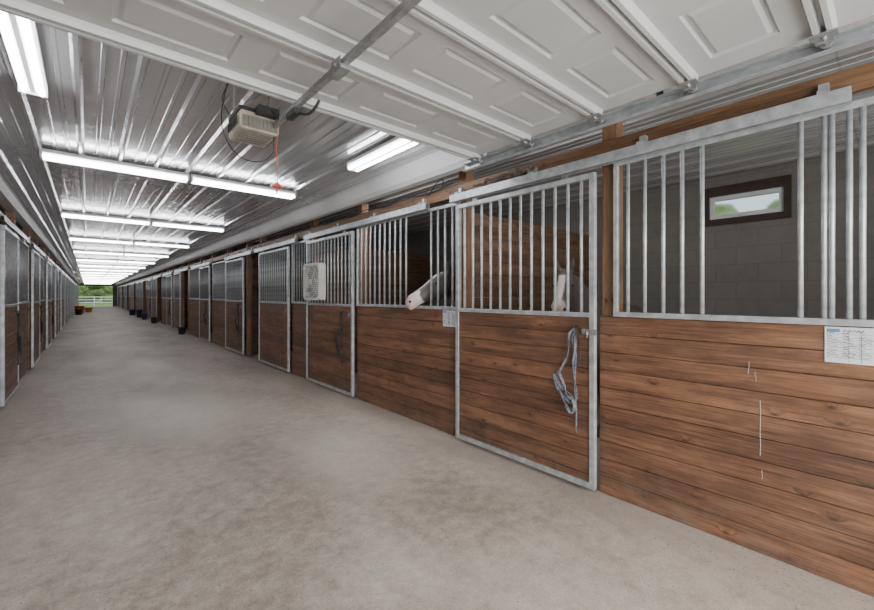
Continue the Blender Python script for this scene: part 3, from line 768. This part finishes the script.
def horse(label, withers, poll, muzzle, back_dir, matargs, k=1.0):
    W_ = Vector(withers); Pq = Vector(poll); Mz = Vector(muzzle)
    bd = Vector((back_dir[0], back_dir[1], 0)).normalized(); sd = Vector((-bd.y, bd.x, 0))
    org = Vector((W_.x, W_.y, 0))
    hw_ = W_.z; Z = lambda z: Vector((0, 0, z))
    hd = (Mz - Pq); hn = hd.normalized()
    hs = hn.cross(Vector((0, 0, 1))).normalized(); up = hs.cross(hn).normalized()
    mat = mat_coat(matargs[0], matargs[1], matargs[2], W_, Pq, Mz, hs, up, *matargs[3:])
    bm = bmesh.new()
    def loft(path, seg=20):
        rings = []
        for c_, w_, h_, s_, u_ in path:
            rings.append([bm.verts.new(c_ + s_ * w_ * math.cos(2 * pi * j / seg) + u_ * h_ * math.sin(2 * pi * j / seg) - org) for j in range(seg)])
        for a, c in zip(rings, rings[1:]):
            for j in range(seg): bm.faces.new([a[j], a[(j + 1) % seg], c[(j + 1) % seg], c[j]])
        bm.faces.new(rings[0][::-1]); bm.faces.new(rings[-1])
    zu = Vector((0, 0, 1)); B = lambda t, z: W_ + bd * t * k + Z(z)
    loft([(B(-.38, -.42), .08, .12, sd, zu), (B(-.30, -.40), .19, .24, sd, zu), (B(-.10, -.36), .25, .33, sd, zu), (B(.15, -.36), .29, .35, sd, zu), (B(.45, -.36), .31, .34, sd, zu), (B(.75, -.33), .30, .31, sd, zu), (B(1.0, -.29), .28, .28, sd, zu), (B(1.2, -.30), .23, .25, sd, zu), (B(1.32, -.34), .12, .16, sd, zu)])
    n0 = B(-.12, -.28); n3 = Pq + hn * .08 - up * .05; pts = []
    ctrl = [n0, n0.lerp(n3, .4) + Z(.05), n0.lerp(n3, .75) + Z(.05), n3]
    ws = [.17, .125, .095, .075]; hs_ = [.30, .235, .18, .13]
    for i, c_ in enumerate(ctrl):
        tg = (ctrl[min(i + 1, 3)] - ctrl[max(i - 1, 0)]).normalized()
        s_ = tg.cross(zu).normalized(); pts.append((c_, ws[i], hs_[i], s_, s_.cross(tg).normalized()))
    loft(pts)
    secs = [(-.06, -.03, .06, .05), (.0, -.015, .095, .075), (.13, -.02, .125, .095), (.28, -.035, .150, .102), (.42, -.03, .132, .092), (.55, -.018, .106, .074), (.68, -.008, .088, .063), (.80, .0, .079, .060), (.90, -.002, .082, .070), (.97, -.012, .075, .068), (1.02, -.022, .055, .050), (1.045, -.03, .02, .02)]
    loft([(Pq + hd * t + up * off, ww, hh_, hs, up) for t, off, hh_, ww in secs])
    for q in (-1, 1):
        b0 = Pq + up * .05 + hs * q * .05 + hn * .01
        dirv = (up * .9 + hs * q * .25 - hn * .25).normalized()
        loft([(b0 + dirv * t, wa, wb, hs, hn) for t, wa, wb in ((0, .034, .028), (.045, .038, .028), (.09, .032, .022), (.125, .019, .014), (.14, .010, .009))], 10)
        def limb(ps):
            loft([(Vector(p_), r_, r_ * 1.15, sd, bd) for p_, r_ in ps], 14)
        f0 = W_ + sd * q * .15 + bd * -.08
        limb([((f0.x, f0.y, hw_ - .45), .10), ((f0.x, f0.y, hw_ * .52), .075), ((f0.x, f0.y, hw_ * .34), .045), ((f0.x, f0.y, hw_ * .29), .05), ((f0.x, f0.y, hw_ * .24), .034), ((f0.x, f0.y, .13), .030), ((f0.x - bd.x * .02, f0.y - bd.y * .02, .09), .042), ((f0.x - bd.x * .05, f0.y - bd.y * .05, .05), .05), ((f0.x - bd.x * .06, f0.y - bd.y * .06, 0.0), .06)])
        h0 = W_ + bd * 1.05 * k + sd * q * .13
        def hp(t, z): return (h0.x + bd.x * t, h0.y + bd.y * t, z)
        limb([(hp(-.02, hw_ - .30), .09), (hp(-.01, hw_ - .36), .14), (hp(-.03, hw_ * .62), .155), (hp(-.04, hw_ * .52), .11), (hp(.06, hw_ * .42), .065), (hp(.13, hw_ * .34), .05), (hp(.12, hw_ * .29), .045), (hp(.08, hw_ * .2), .033), (hp(.06, .13), .032), (hp(.03, .09), .042), (hp(.0, .05), .05), (hp(-.01, 0.0), .06)])
    tb = B(1.30, -.26)
    loft([(tb, .05, .05, sd, bd), (tb + bd * .06 + Z(-.12), .05, .045, sd, bd), (tb + bd * .09 + Z(-.4), .06, .05, sd, bd), (tb + bd * .08 + Z(-.75), .045, .04, sd, bd), (tb + bd * .08 + Z(-.9), .02, .02, sd, bd)], 12)
    bmesh.ops.recalc_face_normals(bm, faces=bm.faces)
    m3 = bpy.data.meshes.new('horse'); bm.to_mesh(m3); bm.free()
    o = bpy.data.objects.new('horse', m3); C.objects.link(o); o.location = org
    rm = o.modifiers.new('remesh', 'REMESH'); rm.mode = 'VOXEL'; rm.voxel_size = .013
    sm = o.modifiers.new('smooth', 'SMOOTH'); sm.factor = .5; sm.iterations = 8
    bpy.context.view_layer.update()
    dg = bpy.context.evaluated_depsgraph_get()
    m4 = bpy.data.meshes.new_from_object(o.evaluated_get(dg)); o.modifiers.clear(); o.data = m4
    m4.materials.clear(); m4.materials.append(mat)
    for p_ in m4.polygons: p_.use_smooth = True
    o.location.z -= min(v.co.z for v in m4.vertices)
    tag(o, label, 'horse')
    for q in (-1, 1):
        bm = bmesh.new(); bmesh.ops.create_uvsphere(bm, u_segments=14, v_segments=10, radius=.022)
        for f in bm.faces: f.smooth = True
        obj('eye', bm, M_black, Pq + hd * .36 + hs * q * .080 + up * .035 - org, o)
        bm = bmesh.new(); bmesh.ops.create_uvsphere(bm, u_segments=10, v_segments=8, radius=.016)
        obj('nostril', bm, M_black, Pq + hd * .965 + hs * q * .055 + up * .018 - org, o)
    bm = bmesh.new()
    p_top = Pq + up * .07; p_bot = W_ + Z(.0) - bd * .1
    crest = [p_top, p_top.lerp(p_bot, .33) + Z(.03), p_top.lerp(p_bot, .66) + Z(.0), p_bot - Z(.03)]
    cr = catmull(crest, 6)
    va = [bm.verts.new(p_ - org + sd * .02 + Z(.02)) for p_ in cr]; vb = [bm.verts.new(p_ - org + sd * (.12 + .01 * (i % 2)) + Z(-.10 - .03 * (i % 2))) for i, p_ in enumerate(cr)]
    vc = [bm.verts.new(p_ - org - sd * .02 + Z(-.01)) for p_ in cr]
    for i in range(len(cr) - 1):
        bm.faces.new([va[i], va[i + 1], vb[i + 1], vb[i]]); bm.faces.new([vc[i], vc[i + 1], va[i + 1], va[i]])
    mo = obj('mane', bm, mat_mane, parent=o)
    so = mo.modifiers.new('solid', 'SOLIDIFY'); so.thickness = .02
    return o
horse('black and white pinto horse poking its pale muzzle through the bars', (4.08, 3.62, 1.50), (3.17, 3.38, 1.67), (2.70, 3.585, 1.35), (1, .27), ('coat_pinto', (0.085, 0.074, 0.068), (0.60, 0.57, 0.54), .24, .48, .03, 3.0, .30), .9)
horse('dark horse with white blaze standing inside its stall', (4.12, 2.14, 1.36), (3.42, 2.06, 1.64), (3.06, 1.92, 1.30), (1, -.05), ('coat_dark', (0.085, 0.072, 0.066), (0.55, 0.53, 0.50), .19, .9, .034, 2.5, .2), .72)

# ------------------------------------------------------------ outside
bm = bmesh.new(); bm_box(bm, -60, 60, YE + 0.3, 160, -.3, -.06); bm_box(bm, 5.9, 60, -30, YE + .3, -.3, -.06)
bm_box(bm, -60, -4.6, -30, YE + .3, -.3, -.06); bm_box(bm, -4.6, 5.9, -30, -2.0, -.3, -.06)
struct(obj('ground', bm, M_grass), 'green lawn around the barn', 'ground')
def tree(x, y, s, zl=1.6):
    t = empty('tree', (x, y, -.06)); tag(t, 'leafy green deciduous tree outside the barn', 'tree', 'trees outside')
    bm = bmesh.new(); bm_tube(bm, [(0, 0, 0), (.05, 0, 1.2 * s), (0, .1, 2.6 * s)], .22 * s, 10, smooth=True, r2=.1 * s); obj('trunk', bm, M_bark, parent=t)
    bm = bmesh.new(); rnd = random.Random(int(x * 10 + y))
    for k in range(16):
        a = rnd.uniform(0, 6.28); r_ = rnd.uniform(.2, 1.3) * s
        mtx = Matrix.Translation((r_ * math.cos(a), r_ * math.sin(a), rnd.uniform(zl, 4.6) * s))
        ret = bmesh.ops.create_icosphere(bm, subdivisions=3, radius=rnd.uniform(.9, 1.3) * s, matrix=mtx)
        for v in ret['verts']: v.co += Vector((rnd.uniform(-1, 1), rnd.uniform(-1, 1), rnd.uniform(-1, 1))) * .09 * s
    obj('foliage', bm, M_leaf, parent=t)
for x in (-13, -7.5, -2, 3.5, 9, 14.5): tree(x, 98, 1.0, .6)
for x in (-10.25, -4.75, .75, 6.25, 11.75): tree(x, 106, 1.0, .6)
for x in (-7.5, -2, 3.5, 9): tree(x, 114, 1.05, .6)
for x, y, s in ((22, 6.5, 1.02), (24, -1.0, .97), (36, 3.5, 1.4), (33, 12, 1.3)): tree(x, y, s)
fe = empty('fence', (0.7, 78, -.06)); tag(fe, 'white board paddock fence', 'fence')
for k in range(-6, 7):
    bm = bmesh.new(); bm_box(bm, k * 2.4 - .06, k * 2.4 + .06, -.06, .06, 0, 1.35)
    obj('fence_post', bm, M_white, parent=fe)
for z in (.35, .75, 1.15):
    bm = bmesh.new(); bm_box(bm, -15, 15, -.09, -.061, z, z + .14)
    obj('rail', bm, M_white, parent=fe)

# ------------------------------------------------------------ world, lights, camera
w = bpy.data.worlds.new('world'); bpy.context.scene.world = w; w.use_nodes = True
nt = w.node_tree; bg = nt.nodes['Background']
sky = nt.nodes.new('ShaderNodeTexSky'); sky.sky_type = 'NISHITA'; sky.sun_disc = False; sky.sun_elevation = math.radians(50); sky.sun_rotation = math.radians(200)
sky.air_density = 1.0; sky.dust_density = 3.0
mx = nt.nodes.new('ShaderNodeMix'); mx.data_type = 'RGBA'; mx.inputs[0].default_value = .6
nt.links.new(sky.outputs[0], mx.inputs[6]); mx.inputs[7].default_value = (5, 5, 5, 1)
nt.links.new(mx.outputs[2], bg.inputs[0]); bg.inputs[1].default_value = 0.3
def area(loc, rot, sx, sy, e, col=(1, 1, 1)):
    l = bpy.data.lights.new('daylight', 'AREA'); l.shape = 'RECTANGLE'; l.size = sx; l.size_y = sy; l.energy = e; l.color = col
    o = bpy.data.objects.new('daylight_opening', l); C.objects.link(o); o.location = loc; o.rotation_euler = rot  # daylight at the open barn end; the added stall fills share this name
area((0.9, -1.9, 1.4), (math.radians(90), 0, 0), 3.8, 2.6, 245, (1.0, 0.97, 0.93))
area((4.3, -0.7, 2.2), (math.radians(60), 0, math.radians(-12)), 1.6, .8, 16, (1.0, 0.98, 0.95))  # added fill lamp inside the first stall, out of view; no opening here
# added fill lights, unseen behind the header, brightening the two occupied stalls
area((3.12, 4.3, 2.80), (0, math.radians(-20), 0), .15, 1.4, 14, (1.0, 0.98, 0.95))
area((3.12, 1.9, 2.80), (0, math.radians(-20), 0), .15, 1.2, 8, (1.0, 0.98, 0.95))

cam = bpy.data.cameras.new('camera'); co = bpy.data.objects.new('camera', cam); C.objects.link(co)
cam.sensor_width = 36; cam.lens = 36 * 400 / 874; cam.shift_y = -10 / 874
co.location = (0, 0, H); co.rotation_euler = (math.radians(90), 0, -math.atan(349 / 400)); cam.clip_start = .05; cam.clip_end = 500
bpy.context.scene.camera = co
